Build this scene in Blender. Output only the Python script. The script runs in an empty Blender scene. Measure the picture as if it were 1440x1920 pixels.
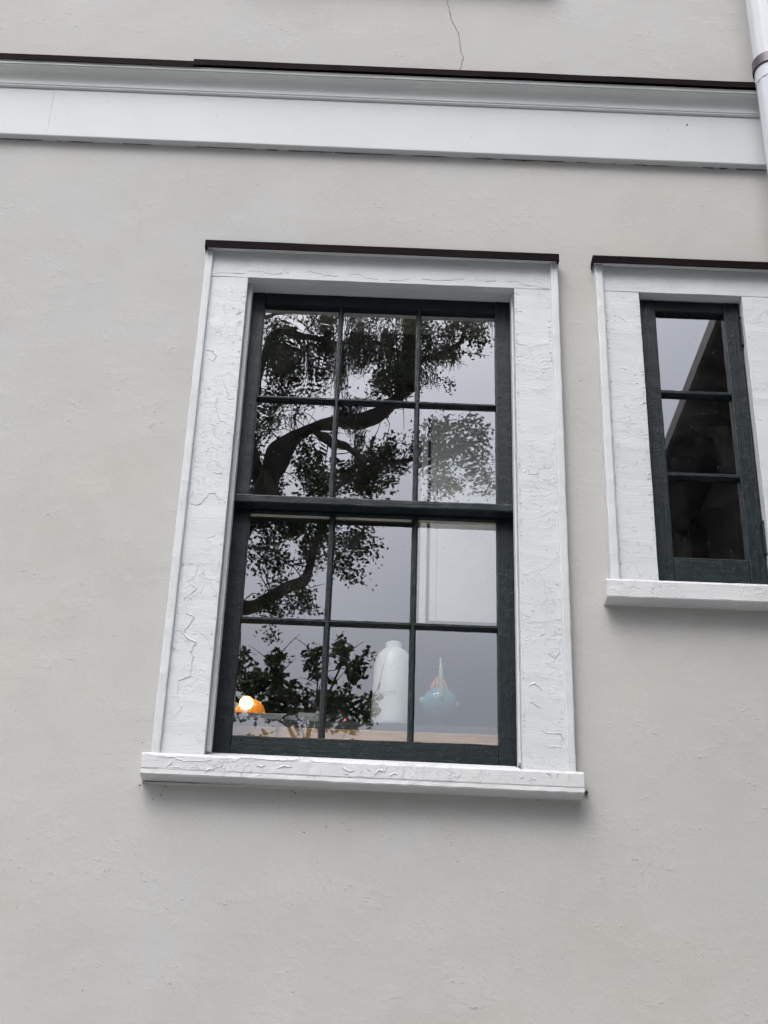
import bpy, bmesh, math, random
import numpy as np
from mathutils import Vector, Matrix, noise

random.seed(11)
rng = np.random.default_rng(11)
S = bpy.context.scene
C = S.collection
R = math.radians

# ------------------------------------------------------------------ camera
CAM = Vector((0.0, -4.015, 1.6))
PITCH, ROLL, YAW, FPX = 0.49335, 0.03287, 0.01171, 2662.0     # focal length in pixels of a 1440 x 1920 frame
fwd = Vector((math.sin(YAW) * math.cos(PITCH), math.cos(YAW) * math.cos(PITCH), math.sin(PITCH)))
r0 = fwd.cross(Vector((0, 0, 1))).normalized()
u0 = r0.cross(fwd)
cr = math.cos(ROLL) * r0 + math.sin(ROLL) * u0
cu = -math.sin(ROLL) * r0 + math.cos(ROLL) * u0
cam_d = bpy.data.cameras.new('camera')
cam_d.sensor_fit = 'VERTICAL'
cam_d.sensor_height = 24.0
cam_d.lens = FPX / 1920.0 * 24.0
cam_d.clip_start, cam_d.clip_end = 0.05, 600.0
cam = bpy.data.objects.new('camera', cam_d)
m = Matrix((cr, cu, -fwd)).transposed().to_4x4()
m.translation = CAM
cam.matrix_world = m
C.objects.link(cam)
S.camera = cam


def ray(px, py):
    d = fwd * FPX + cr * (px - 720.0) - cu * (py - 960.0)
    return d / d.y


def at(px, py, Y):
    """point of the house front, at depth Y behind the stucco face, on the line of sight"""
    return CAM + ray(px, py) * (Y - CAM.y)


def mirrored(px, py, Y):
    """point out in the garden, Y metres in front of the wall, that the window panes mirror"""
    d = ray(px, py)
    T = -CAM.y + 0.16 + Y
    return Vector((d.x * T, -Y, CAM.z + d.z * T))


# ------------------------------------------------------------------ sky, sun, exposure
SUN_EL, SUN_AZ = R(58), R(206)          # high overcast sun, in front of the wall and a little to the left
w = bpy.data.worlds.new('World')
S.world = w
w.use_nodes = True
wt = w.node_tree
for n in list(wt.nodes):
    wt.nodes.remove(n)
wo = wt.nodes.new('ShaderNodeOutputWorld')
bg = wt.nodes.new('ShaderNodeBackground')
sky = wt.nodes.new('ShaderNodeTexSky')
sky.sky_type = 'NISHITA'
sky.sun_disc = False
sky.sun_elevation, sky.sun_rotation = SUN_EL, SUN_AZ
sky.air_density, sky.dust_density, sky.ozone_density = 1.0, 3.0, 1.5
hs = wt.nodes.new('ShaderNodeHueSaturation')
hs.inputs['Saturation'].default_value = 0.45
wt.links.new(sky.outputs[0], hs.inputs['Color'])
# even cloud sheet: darker towards the horizon, as every overcast sky is, with soft cloud relief
tc = wt.nodes.new('ShaderNodeTexCoord')
sx = wt.nodes.new('ShaderNodeSeparateXYZ')
wt.links.new(tc.outputs['Generated'], sx.inputs[0])
mr = wt.nodes.new('ShaderNodeMapRange')
mr.inputs[1].default_value, mr.inputs[2].default_value = 0.2, 0.75
mr.inputs[3].default_value, mr.inputs[4].default_value = 0.40, 2.3
wt.links.new(sx.outputs['Z'], mr.inputs[0])
cn = wt.nodes.new('ShaderNodeTexNoise')
cn.inputs['Scale'].default_value, cn.inputs['Detail'].default_value = 2.2, 4.0
wt.links.new(tc.outputs['Generated'], cn.inputs['Vector'])
cm = wt.nodes.new('ShaderNodeMapRange')
cm.inputs[1].default_value, cm.inputs[2].default_value = 0.3, 0.7
cm.inputs[3].default_value, cm.inputs[4].default_value = 0.88, 1.1
wt.links.new(cn.outputs[0], cm.inputs[0])
mu = wt.nodes.new('ShaderNodeMath'); mu.operation = 'MULTIPLY'
wt.links.new(mr.outputs[0], mu.inputs[0]); wt.links.new(cm.outputs[0], mu.inputs[1])
vm = wt.nodes.new('ShaderNodeVectorMath'); vm.operation = 'SCALE'
wt.links.new(hs.outputs[0], vm.inputs[0]); wt.links.new(mu.outputs[0], vm.inputs['Scale'])
bg.inputs['Strength'].default_value = 0.12
wt.links.new(vm.outputs[0], bg.inputs['Color'])
wt.links.new(bg.outputs[0], wo.inputs['Surface'])

sd = bpy.data.lights.new('sun', 'SUN')
sd.energy, sd.angle, sd.color = 0.8, R(45), (1.0, 0.99, 0.975)
so = bpy.data.objects.new('sun', sd)
to_sun = Vector((math.sin(SUN_AZ) * math.cos(SUN_EL), math.cos(SUN_AZ) * math.cos(SUN_EL), math.sin(SUN_EL)))
so.rotation_euler = to_sun.to_track_quat('Z', 'Y').to_euler()
so.location = (-6, -10, 14)
C.objects.link(so)

S.view_settings.view_transform = 'Standard'
S.view_settings.look = 'None'
S.view_settings.gamma = 1.0
S.view_settings.use_curve_mapping = False
S.view_settings.exposure = 0.60
S.render.engine = 'CYCLES'
S.cycles.use_denoising = True
S.cycles.use_adaptive_sampling = True
S.cycles.adaptive_threshold = 0.02
S.cycles.max_bounces = 7
S.cycles.diffuse_bounces = 3
S.cycles.glossy_bounces = 4
S.cycles.transparent_max_bounces = 24
S.cycles.sample_clamp_indirect = 6.0
S.cycles.caustics_reflective = False
S.cycles.caustics_refractive = False


# ------------------------------------------------------------------ material helpers
class Mat:
    def __init__(s, name):
        s.m = bpy.data.materials.new(name)
        s.m.use_nodes = True
        s.t = s.m.node_tree
        s.t.nodes.clear()
        s.out = s.n('ShaderNodeOutputMaterial')
        s.co = s.n('ShaderNodeTexCoord').outputs['Object']

    def n(s, typ, **kw):
        nd = s.t.nodes.new(typ)
        for k, v in kw.items():
            setattr(nd, k, v)
        return nd

    def put(s, sock, v):
        if isinstance(v, bpy.types.NodeSocket):
            s.t.links.new(v, sock)
        else:
            if sock.type == 'RGBA' and len(v) == 3:
                v = (*v, 1.0)
            sock.default_value = v

    def map(s, scale=(1, 1, 1), loc=(0, 0, 0), rot=(0, 0, 0), vec=None):
        nd = s.n('ShaderNodeMapping')
        s.put(nd.inputs['Vector'], vec or s.co)
        s.put(nd.inputs['Scale'], scale); s.put(nd.inputs['Location'], loc); s.put(nd.inputs['Rotation'], rot)
        return nd.outputs[0]

    def noise(s, scale, detail=4.0, rough=0.55, vec=None, dist=0.0):
        nd = s.n('ShaderNodeTexNoise')
        s.put(nd.inputs['Vector'], vec or s.co)
        nd.inputs['Scale'].default_value = scale; nd.inputs['Detail'].default_value = detail
        nd.inputs['Roughness'].default_value = rough; nd.inputs['Distortion'].default_value = dist
        return nd.outputs[0]

    def voro(s, scale, vec=None, feature='F1', rnd=1.0):
        nd = s.n('ShaderNodeTexVoronoi', feature=feature)
        s.put(nd.inputs['Vector'], vec or s.co)
        nd.inputs['Scale'].default_value = scale; nd.inputs['Randomness'].default_value = rnd
        return nd.outputs['Distance']

    def rng(s, v, a, b, c=0.0, d=1.0, smooth=True):
        nd = s.n('ShaderNodeMapRange')
        nd.interpolation_type = 'SMOOTHSTEP' if smooth else 'LINEAR'
        s.put(nd.inputs[0], v)
        for i, q in enumerate((a, b, c, d)):
            s.put(nd.inputs[1 + i], q)
        return nd.outputs[0]

    def math(s, op, a, b=0.0, c=0.0):
        nd = s.n('ShaderNodeMath', operation=op)
        s.put(nd.inputs[0], a); s.put(nd.inputs[1], b); s.put(nd.inputs[2], c)
        return nd.outputs[0]

    def mix(s, f, a, b, typ='MIX'):
        nd = s.n('ShaderNodeMix', data_type='RGBA', blend_type=typ)
        s.put(nd.inputs[0], f); s.put(nd.inputs[6], a); s.put(nd.inputs[7], b)
        return nd.outputs[2]

    def bump(s, h, dist, strength=1.0, normal=None):
        nd = s.n('ShaderNodeBump')
        nd.inputs['Strength'].default_value = strength; nd.inputs['Distance'].default_value = dist
        s.put(nd.inputs['Height'], h)
        if normal is not None:
            s.put(nd.inputs['Normal'], normal)
        return nd.outputs[0]

    def bsdf(s, color, rough=0.5, normal=None, metal=0.0, spec=0.5, **kw):
        b = s.n('ShaderNodeBsdfPrincipled')
        s.put(b.inputs['Base Color'], color); s.put(b.inputs['Roughness'], rough)
        s.put(b.inputs['Metallic'], metal); s.put(b.inputs['Specular IOR Level'], spec)
        if normal is not None:
            s.put(b.inputs['Normal'], normal)
        for k, v in kw.items():
            s.put(b.inputs[k], v)
        s.t.links.new(b.outputs[0], s.out.inputs['Surface'])
        return s.m


def stucco():
    M = Mat('painted_stucco')
    big = M.noise(0.75, 4, 0.62, M.map((1, 1, 0.75)))
    mid = M.noise(2.3, 5, 0.66, M.map((1, 1, 1.2), (2, 0, 5)), 0.3)
    sml = M.noise(8.5, 6, 0.68, M.map((0.9, 1, 1.2), (3, 1, 2)), 0.15)
    grit = M.noise(105, 2, 0.6)
    fine = M.noise(40, 4, 0.65, M.map((0.9, 1, 1.35), (0, 0, 0), (0, 0.5, 0)))
    where = M.rng(sml, 0.50, 0.64)
    col = M.mix(M.rng(big, 0.30, 0.70), (0.455, 0.457, 0.452), (0.490, 0.482, 0.448))
    col = M.mix(M.rng(mid, 0.40, 0.70, 0, 0.70), col, (0.440, 0.431, 0.402))
    col = M.mix(M.rng(M.noise(4.2, 4, 0.6, M.map((1, 1, 1.2), (9, 4, 1))), 0.45, 0.66, 0, 0.55), col, (0.478, 0.480, 0.480))
    col = M.mix(M.rng(sml, 0.50, 0.72, 0, 0.40), col, (0.512, 0.508, 0.492))
    col = M.mix(M.rng(grit, 0.40, 0.75, 0, 0.18), col, (0.36, 0.35, 0.32))
    chip = M.math('MULTIPLY', M.rng(fine, 0.60, 0.66), where)
    h = M.math('ADD', M.math('MULTIPLY', sml, 0.55), M.math('MULTIPLY', mid, 1.3))
    h = M.math('ADD', h, M.math('MULTIPLY', grit, M.rng(where, 0, 1, 0.035, 0.075)))
    h = M.math('ADD', h, M.math('MULTIPLY', M.math('MULTIPLY', fine, 0.10), M.rng(where, 0, 1, 0.5, 1.6)))
    h = M.math('ADD', h, M.math('MULTIPLY', chip, 0.45))
    return M.bsdf(col, 0.92, M.bump(h, 0.0028, 1.0), spec=0.15)


def flaking(name, col, stretch, flake=1.0, rough=0.45, spec=0.28, seed=0.0, cell=14):
    """thick oil paint over old flaking paint: step edges round lost flakes, brush lines, small blisters"""
    M = Mat(name)
    oi = M.n('ShaderNodeObjectInfo').outputs['Random']
    sh = M.n('ShaderNodeVectorMath', operation='SCALE')
    cx = M.n('ShaderNodeCombineXYZ')
    for i in range(3):
        M.put(cx.inputs[i], oi)
    M.put(sh.inputs[0], cx.outputs[0]); sh.inputs['Scale'].default_value = 17.0
    ad = M.n('ShaderNodeVectorMath', operation='ADD')
    M.put(ad.inputs[0], M.co); M.put(ad.inputs[1], sh.outputs[0])
    base = ad.outputs[0]
    nz = M.noise(cell, 5, 0.62, M.map((1, 1, 1), (seed, 2, 1), vec=base), 0.7)
    step = M.rng(nz, 0.500, 0.512, smooth=False)
    step2 = M.rng(M.noise(cell * 2.3, 4, 0.6, M.map((1, 1, 1.7), (seed, 9, 4), vec=base), 0.5), 0.575, 0.59, smooth=False)
    mask = M.rng(M.noise(5.0, 3, 0.5, M.map((1, 1, 1), (4, seed, 8), vec=base)), 0.44, 0.56)
    lines = M.noise(1.0, 3, 0.6, M.map(stretch, vec=base))
    blist = M.rng(M.voro(60, M.map((1, 1, 1), (2, 2, 2), vec=base)), 0.22, 0.08)
    bm = M.rng(M.noise(12, 2, 0.5, base), 0.55, 0.65)
    h = M.math('MULTIPLY', M.math('MULTIPLY', step, mask), 0.65 * flake)
    h = M.math('ADD', h, M.math('MULTIPLY', M.math('MULTIPLY', step2, M.rng(mask, 0, 1, 0.35, 1.0)), 0.40 * flake))
    h = M.math('ADD', h, M.math('MULTIPLY', lines, 0.7))
    h = M.math('ADD', h, M.math('MULTIPLY', M.math('MULTIPLY', blist, bm), 0.5 * flake))
    tone = M.rng(M.noise(3.5, 4, 0.6, base), 0.35, 0.65, 0.965, 1.02)
    c = M.n('ShaderNodeVectorMath', operation='SCALE')
    c.inputs[0].default_value = col
    M.put(c.inputs['Scale'], tone)
    # hairline where a flake has lifted: grime in the edge
    edge = M.math('MULTIPLY', M.math('MULTIPLY', M.rng(nz, 0.494, 0.500), M.rng(nz, 0.506, 0.500)), mask)
    colr = M.mix(M.math('MULTIPLY', edge, 0.03 * min(flake, 1.0)), c.outputs[0], tuple(0.45 * q for q in col))
    return M.bsdf(colr, M.rng(lines, 0.3, 0.7, rough - 0.06, rough + 0.1), M.bump(h, 0.0012, 1.0), spec=spec)


def dark_paint(name, stretch):
    M = Mat(name)
    lines = M.noise(1.0, 4, 0.65, M.map(stretch))
    lump = M.noise(30, 4, 0.6)
    st = M.rng(M.noise(45, 3, 0.6), 0.56, 0.6)
    h = M.math('ADD', M.math('MULTIPLY', lines, 0.7), M.math('MULTIPLY', lump, 0.8))
    h = M.math('ADD', h, M.math('MULTIPLY', st, 0.25))
    col = M.mix(M.rng(lines, 0.35, 0.7), (0.0048, 0.0108, 0.0126), (0.0085, 0.0162, 0.0186))
    return M.bsdf(col, M.rng(lump, 0.3, 0.7, 0.36, 0.52), M.bump(h, 0.0014, 1.0), spec=0.28)


def plain(name, col, rough=0.5, metal=0.0, spec=0.5, amp=0.0006, scale=40, var=0.08, **kw):
    M = Mat(name)
    nz = M.noise(scale, 4, 0.6)
    c = M.mix(M.rng(M.noise(scale * 0.2, 4, 0.6), 0.3, 0.7), tuple(q * (1 - var) for q in col), tuple(min(1, q * (1 + var)) for q in col))
    return M.bsdf(c, rough, M.bump(nz, amp, 1.0), metal, spec, **kw)


def glass(name, f0=0.285, dirt=1.0):
    """single sheet of old window glass: mirror film over clear, a little wavy, with dust specks"""
    M = Mat(name)
    oi = M.n('ShaderNodeObjectInfo').outputs['Random']
    cx = M.n('ShaderNodeCombineXYZ')
    for i, k in enumerate((3.1, 0.0, 5.7)):
        M.put(cx.inputs[i], M.math('MULTIPLY', oi, k))
    ad = M.n('ShaderNodeVectorMath', operation='ADD')
    M.put(ad.inputs[0], M.co); M.put(ad.inputs[1], cx.outputs[0])
    v = ad.outputs[0]
    lw = M.n('ShaderNodeLayerWeight')
    lw.inputs['Blend'].default_value = 0.5
    f5 = M.math('POWER', lw.outputs['Facing'], 5.0)
    F = M.math('ADD', M.math('MULTIPLY', f5, 1.0 - f0), f0)
    back = M.n('ShaderNodeNewGeometry').outputs['Backfacing']     # the sheet mirrors once, at the side it is met from
    F = M.math('MULTIPLY', F, M.math('SUBTRACT', 1.0, back))
    gl = M.n('ShaderNodeBsdfGlossy'); gl.inputs['Roughness'].default_value = 0.0
    gl.inputs['Color'].default_value = (0.985, 0.985, 1.0, 1)
    tr = M.n('ShaderNodeBsdfTransparent'); tr.inputs['Color'].default_value = (0.97, 0.985, 0.975, 1)
    mx = M.n('ShaderNodeMixShader')
    M.put(mx.inputs[0], F); M.put(mx.inputs[1], tr.outputs[0]); M.put(mx.inputs[2], gl.outputs[0])
    # dust: tiny specks and a faint film
    spk = M.math('MULTIPLY', M.rng(M.voro(44, v), 0.10, 0.06), M.rng(M.noise(16, 2, 0.5, v), 0.46, 0.6))
    film = M.rng(M.noise(7, 5, 0.7, v, 0.6), 0.4, 0.8, 0.0, 0.04)
    df = M.n('ShaderNodeBsdfDiffuse'); df.inputs['Color'].default_value = (0.30, 0.29, 0.27, 1)
    mx2 = M.n('ShaderNodeMixShader')
    M.put(mx2.inputs[0], M.math('MULTIPLY', M.math('ADD', M.math('MULTIPLY', spk, 0.5), film), dirt))
    M.put(mx2.inputs[1], mx.outputs[0]); M.put(mx2.inputs[2], df.outputs[0])
    M.t.links.new(mx2.outputs[0], M.out.inputs['Surface'])
    return M.m


def leafy(name, a, b, rough=0.55):
    M = Mat(name)
    g = M.n('ShaderNodeNewGeometry').outputs['Random Per Island']
    return M.bsdf(M.mix(g, a, b), rough, None, spec=0.3)


def wood(name, a, b, scale=(6, 60, 60)):
    M = Mat(name)
    nz = M.noise(1.0, 5, 0.6, M.map(scale), 0.8)
    return M.bsdf(M.mix(M.rng(nz, 0.35, 0.65), a, b), 0.45, M.bump(nz, 0.0008, 1.0))


WHITE = (0.582, 0.602, 0.612)
MT = {
    'stucco': stucco(),
    'leg': flaking('casing_paint', WHITE, (18, 18, 260), 1.0),
    'head': flaking('head_casing_paint', WHITE, (14, 14, 150), 0.9, seed=3.0, cell=10),
    'sill': flaking('sill_paint', (0.600, 0.605, 0.612), (10, 60, 90), 1.25, seed=5.0, cell=15),
    'bead': flaking('bead_paint', WHITE, (60, 60, 22), 0.55, seed=8.0, cell=30),
    'trim': plain('smooth_white_paint', (0.545, 0.560, 0.572), 0.45, spec=0.2, amp=0.0006, scale=18, var=0.02),
    'crown': plain('crown_paint', (0.57, 0.58, 0.575), 0.45, amp=0.0006, scale=18, var=0.04),
    'dark': dark_paint('sash_paint_upright', (160, 160, 7)),
    'darkh': dark_paint('sash_paint_level', (7, 160, 160)),
    'flash': plain('brown_metal', (0.0095, 0.0058, 0.0062), 0.6, metal=0.0, spec=0.025, amp=0.0003, scale=30, var=0.25),
    'glass_old': glass('wavy_glass'),
    'glass_new': glass('flat_glass', 0.265),
    'glass_dusty': glass('dusty_glass', 0.265, 0.9),
    'pipe': plain('pipe_enamel', (0.53, 0.55, 0.575), 0.4, spec=0.25, amp=0.0003, scale=8, var=0.015),
    'collar': plain('collar_enamel', (0.055, 0.044, 0.052), 0.3, var=0.1),
    'putty': plain('putty', (0.62, 0.60, 0.53), 0.6),
    'crack': plain('crack_dirt', (0.20, 0.18, 0.135), 0.95, spec=0.1),
    'grime': plain('joint_grime', (0.11, 0.105, 0.09), 0.95, spec=0.1, var=0.5),
    'rust': plain('rust', (0.11, 0.065, 0.03), 0.85, var=0.4),
    'ground': plain('paving', (0.46, 0.455, 0.44), 0.9, amp=0.004, scale=12, var=0.2),
    'dark_strip': plain('dark_strip_ground', (0.045, 0.040, 0.032), 0.95, amp=0.02, scale=25, var=0.4),  # ground of the added strip that cuts bounce onto the lower wall
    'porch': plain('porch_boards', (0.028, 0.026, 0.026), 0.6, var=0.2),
    'gutter': plain('gutter_brown', (0.10, 0.085, 0.085), 0.45, var=0.1),
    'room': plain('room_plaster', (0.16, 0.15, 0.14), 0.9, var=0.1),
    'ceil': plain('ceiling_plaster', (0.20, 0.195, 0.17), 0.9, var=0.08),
    'beam': plain('beam_paint', (0.50, 0.48, 0.40), 0.6, var=0.05),
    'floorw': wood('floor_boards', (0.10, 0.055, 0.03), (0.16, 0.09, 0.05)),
    'oakwood': wood('shelf_wood', (0.46, 0.22, 0.07), (0.62, 0.34, 0.13)),
    'slab': plain('grey_laminate', (0.06, 0.056, 0.06), 0.5, var=0.1),
    'tray': plain('pale_plastic', (0.40, 0.39, 0.42), 0.4, var=0.04),
    'cab': plain('cabinet_white', (0.80, 0.79, 0.76), 0.45, amp=0.0003, var=0.015),
    'gap': plain('gap_dark', (0.02, 0.02, 0.022), 0.8),
    'hdpe': plain('milky_plastic', (0.86, 0.86, 0.875), 0.38, amp=0.0004, scale=14, var=0.01, **{'Coat Weight': 0.05}),
    'blue': plain('blue_glass', (0.09, 0.34, 0.43), 0.15, var=0.1, **{'Coat Weight': 0.4}),
    'green': plain('green_glass', (0.36, 0.50, 0.30), 0.2, var=0.1),
    'amber': plain('amber_glass', (0.62, 0.22, 0.05), 0.12, var=0.2),
    'cord': plain('black_cord', (0.012, 0.012, 0.013), 0.5),
    'bark': plain('bark', (0.055, 0.048, 0.040), 0.95, amp=0.02, scale=22, var=0.4),
    'leaf': leafy('oak_leaf', (0.030, 0.045, 0.018), (0.06, 0.085, 0.035)),
    'leafb': leafy('broad_leaf', (0.035, 0.065, 0.018), (0.085, 0.135, 0.04)),
    'moss': leafy('grey_moss', (0.06, 0.065, 0.05), (0.10, 0.105, 0.085), 0.9),
    'grass': leafy('grass_blade', (0.04, 0.075, 0.02), (0.08, 0.12, 0.035)),
}


def emitter(name, col, strength):
    M = Mat(name)
    e = M.n('ShaderNodeEmission'); M.put(e.inputs[0], col); e.inputs[1].default_value = strength
    M.t.links.new(e.outputs[0], M.out.inputs['Surface'])
    return M.m


MT['bulb'] = emitter('bulb_glow', (1.0, 0.50, 0.12), 6.5)
MT['led'] = emitter('red_led', (1.0, 0.05, 0.03), 1.2)


def translucent(name, col):
    M = Mat(name)
    d = M.n('ShaderNodeBsdfDiffuse'); M.put(d.inputs[0], col)
    t = M.n('ShaderNodeBsdfTranslucent'); M.put(t.inputs[0], col)
    x = M.n('ShaderNodeMixShader'); x.inputs[0].default_value = 0.6
    M.put(x.inputs[1], d.outputs[0]); M.put(x.inputs[2], t.outputs[0])
    M.t.links.new(x.outputs[0], M.out.inputs['Surface'])
    return M.m


MT['shade'] = translucent('amber_shade', (0.98, 0.72, 0.36))


# ------------------------------------------------------------------ object helpers
def wloc(o):
    v = Vector((0, 0, 0))
    while o is not None:
        v += o.location
        o = o.parent
    return v


def empty(name, loc, parent=None, label=None, cat=None, group=None):
    o = bpy.data.objects.new(name, None)
    o.empty_display_size = 0.1
    C.objects.link(o)
    o.location = Vector(loc) - wloc(parent) if parent else Vector(loc)
    o.parent = parent
    tag(o, label, cat, group)
    return o


def tag(o, label=None, cat=None, group=None, kind=None):
    for k, v in (('label', label), ('category', cat), ('group', group), ('kind', kind)):
        if v:
            o[k] = v
    return o


def link(name, bm, mat, parent=None, origin=None, smooth=False, label=None):
    """bm holds world coordinates; the object's origin sits at its parent's base or at origin"""
    o_w = Vector(origin) if origin is not None else wloc(parent)
    bmesh.ops.translate(bm, verts=bm.verts, vec=-o_w)
    me = bpy.data.meshes.new(name)
    bm.to_mesh(me); bm.free()
    if smooth:
        me.polygons.foreach_set('use_smooth', [True] * len(me.polygons))
    me.materials.append(MT[mat])
    o = bpy.data.objects.new(name, me)
    C.objects.link(o)
    o.parent = parent
    o.location = o_w - wloc(parent)
    if label:
        o['label'] = label
    return o


def link_data(name, verts, faces, mat, parent=None, smooth=False):
    o_w = wloc(parent)
    me = bpy.data.meshes.new(name)
    v = np.asarray(verts, dtype=float) - np.array(o_w)
    me.from_pydata(v.tolist(), [], faces.tolist() if hasattr(faces, 'tolist') else faces)
    if smooth:
        me.polygons.foreach_set('use_smooth', [True] * len(me.polygons))
    me.materials.append(MT[mat])
    o = bpy.data.objects.new(name, me)
    C.objects.link(o)
    o.parent = parent
    return o


def box_into(bm, x0, x1, y0, y1, z0, z1):
    r = bmesh.ops.create_cube(bm, size=1.0)
    for v in r['verts']:
        v.co = Vector(((x0 + x1) / 2 + v.co.x * (x1 - x0), (y0 + y1) / 2 + v.co.y * (y1 - y0), (z0 + z1) / 2 + v.co.z * (z1 - z0)))
    return r['verts']


def wobble(bm, amp, freq=28.0, seed=0.0):
    for v in bm.verts:
        p = v.co * freq + Vector((seed, seed * 1.7, seed * 0.3))
        v.co += noise.noise_vector(p) * amp


def slice_along(bm, axis, a, b, step):
    n = int(abs(b - a) / step)
    for i in range(1, n):
        co = Vector((0, 0, 0)); co[axis] = a + (b - a) * i / n
        no = Vector((0, 0, 0)); no[axis] = 1
        bmesh.ops.bisect_plane(bm, geom=bm.verts[:] + bm.edges[:] + bm.faces[:], plane_co=co, plane_no=no)


def board(name, x, y, z, mat, parent, bev=0.003, amp=0.0009, step=0.03, slope=0.0, shear=0.0, label=None, seed=None):
    """a sawn and much painted board: eased edges, never quite straight. slope lifts the back of its top"""
    bm = bmesh.new()
    box_into(bm, x[0], x[1], y[0], y[1], z[0], z[1])
    if slope:
        for v in bm.verts:
            if v.co.z > (z[0] + z[1]) / 2 and v.co.y > (y[0] + y[1]) / 2:
                v.co.z += slope
    if shear:
        for v in bm.verts:
            v.co.z += shear * (v.co.x - (x[0] + x[1]) / 2)
    if bev:
        bmesh.ops.bevel(bm, geom=bm.edges[:], offset=bev, segments=2, affect='EDGES', profile=0.6)
    if step:
        ax = 0 if (x[1] - x[0]) > (z[1] - z[0]) else 2
        a, b = (x if ax == 0 else z)
        slice_along(bm, ax, a, b, step)
    if amp:
        wobble(bm, amp, 26.0, random.random() * 50 if seed is None else seed)
    return link(name, bm, mat, parent, label=label)


def extrude_profile(name, prof, x0, x1, mat, parent, step=0.0, amp=0.0, smooth=False):
    """prof: closed list of (y, z) swept from x0 to x1"""
    n = max(1, int((x1 - x0) / step)) if step else 1
    V, F = [], []
    k = len(prof)
    for i in range(n + 1):
        X = x0 + (x1 - x0) * i / n
        for (py, pz) in prof:
            p = Vector((X, py, pz))
            if amp:
                p += noise.noise_vector(Vector((X * 9, py * 5, pz * 5))) * amp
            V.append(p[:])
    for i in range(n):
        for j in range(k):
            a, b = i * k + j, i * k + (j + 1) % k
            F.append((a, b, b + k, a + k))
    F.append(tuple(range(k)))
    F.append(tuple(reversed(range(n * k, n * k + k))))
    o = link_data(name, V, F, mat, parent)
    bm = bmesh.new(); bm.from_mesh(o.data); bmesh.ops.recalc_face_normals(bm, faces=bm.faces); bm.to_mesh(o.data); bm.free()
    return o


def lathe(name, prof, centre, mat, parent, seg=40, smooth=True, squash=1.0):
    """prof: list of (radius, z)"""
    V, F = [], []
    for r, z in prof:
        for i in range(seg):
            a = 2 * math.pi * i / seg
            V.append((centre[0] + r * math.cos(a), centre[1] + r * squash * math.sin(a), centre[2] + z))
    for j in range(len(prof) - 1):
        for i in range(seg):
            F.append((j * seg + i, j * seg + (i + 1) % seg, (j + 1) * seg + (i + 1) % seg, (j + 1) * seg + i))
    F.append(tuple(reversed(range(seg))))
    F.append(tuple(range((len(prof) - 1) * seg, len(prof) * seg)))
    return link_data(name, V, F, mat, parent, smooth)


def tube_data(pts, rad, sides=8, rough=0.0):
    """tapered tube along pts"""
    V, F = [], []
    n = len(pts)
    up = Vector((0.13, 0.31, 0.94))
    for i, p in enumerate(pts):
        t = (pts[min(i + 1, n - 1)] - pts[max(i - 1, 0)]).normalized()
        a = t.cross(up)
        if a.length < 1e-3:
            a = t.cross(Vector((1, 0, 0)))
        a.normalize(); b = t.cross(a)
        for k in range(sides):
            ang = 2 * math.pi * k / sides
            rr = rad[i] * (1 + rough * noise.noise(p * 3.1 + Vector((k * 1.3, 0, 0))))
            V.append((p + (a * math.cos(ang) + b * math.sin(ang)) * rr)[:])
    for i in range(n - 1):
        for k in range(sides):
            F.append((i * sides + k, i * sides + (k + 1) % sides, (i + 1) * sides + (k + 1) % sides, (i + 1) * sides + k))
    F.append(tuple(reversed(range(sides))))
    F.append(tuple(range((n - 1) * sides, n * sides)))
    return V, F


def smooth_path(pts, rad, sub=5):
    P, Q = [], []
    n = len(pts)
    for i in range(n - 1):
        p0, p1, p2, p3 = pts[max(i - 1, 0)], pts[i], pts[i + 1], pts[min(i + 2, n - 1)]
        for s in range(sub):
            t = s / sub
            P.append(0.5 * ((2 * p1) + (p2 - p0) * t + (2 * p0 - 5 * p1 + 4 * p2 - p3) * t * t + (3 * p1 - p0 - 3 * p2 + p3) * t ** 3))
            Q.append(rad[i] + (rad[i + 1] - rad[i]) * t)
    P.append(pts[-1]); Q.append(rad[-1])
    return P, Q


def merge(chunks):
    V, F, off = [], [], 0
    for v, f in chunks:
        V += v
        F += [tuple(i + off for i in q) for q in f]
        off += len(v)
    return V, F


# ------------------------------------------------------------------ ground
bm = bmesh.new()
bmesh.ops.create_grid(bm, x_segments=40, y_segments=40, size=150)
for v in bm.verts:
    v.co.z = 0.0
g = link('ground', bm, 'ground')
tag(g, kind='structure')

# unseen dark strip added at the wall's foot to weaken bounce light low down
bm = bmesh.new(); box_into(bm, -12, 12, -0.9, 0.0, -0.05, 0.06)
slice_along(bm, 0, -12, 12, 0.4)
bd = link('added_dark_strip', bm, 'dark_strip')
tag(bd, kind='structure')

# ------------------------------------------------------------------ house
house = empty('stucco_house', (0, 0, 0), None, 'pale grey stuccoed house with white trimmed windows and dark sashes', 'house')

WT = 0.10                              # thickness of the front wall, behind it the room lining
UP = 3.34                             # the window of the storey above sits straight over this one
OPEN = [(-0.475, 0.500, 2.90, 4.69), (0.900, 1.300, 3.50, 4.70), (-0.475, 0.500, 2.90 + UP, 4.69 + UP)]
XS = sorted({-9.0, 7.0, *[o[0] for o in OPEN], *[o[1] for o in OPEN]})
ZS = sorted({-0.2, 8.8, *[o[2] for o in OPEN], *[o[3] for o in OPEN]})
bm = bmesh.new()
vt = {}


def V3(x, y, z):
    k = (round(x, 4), round(y, 4), round(z, 4))
    if k not in vt:
        vt[k] = bm.verts.new(k)
    return vt[k]


def is_open(xa, xb, za, zb):
    cx, cz = (xa + xb) / 2, (za + zb) / 2
    return any(o[0] < cx < o[1] and o[2] < cz < o[3] for o in OPEN)


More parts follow.
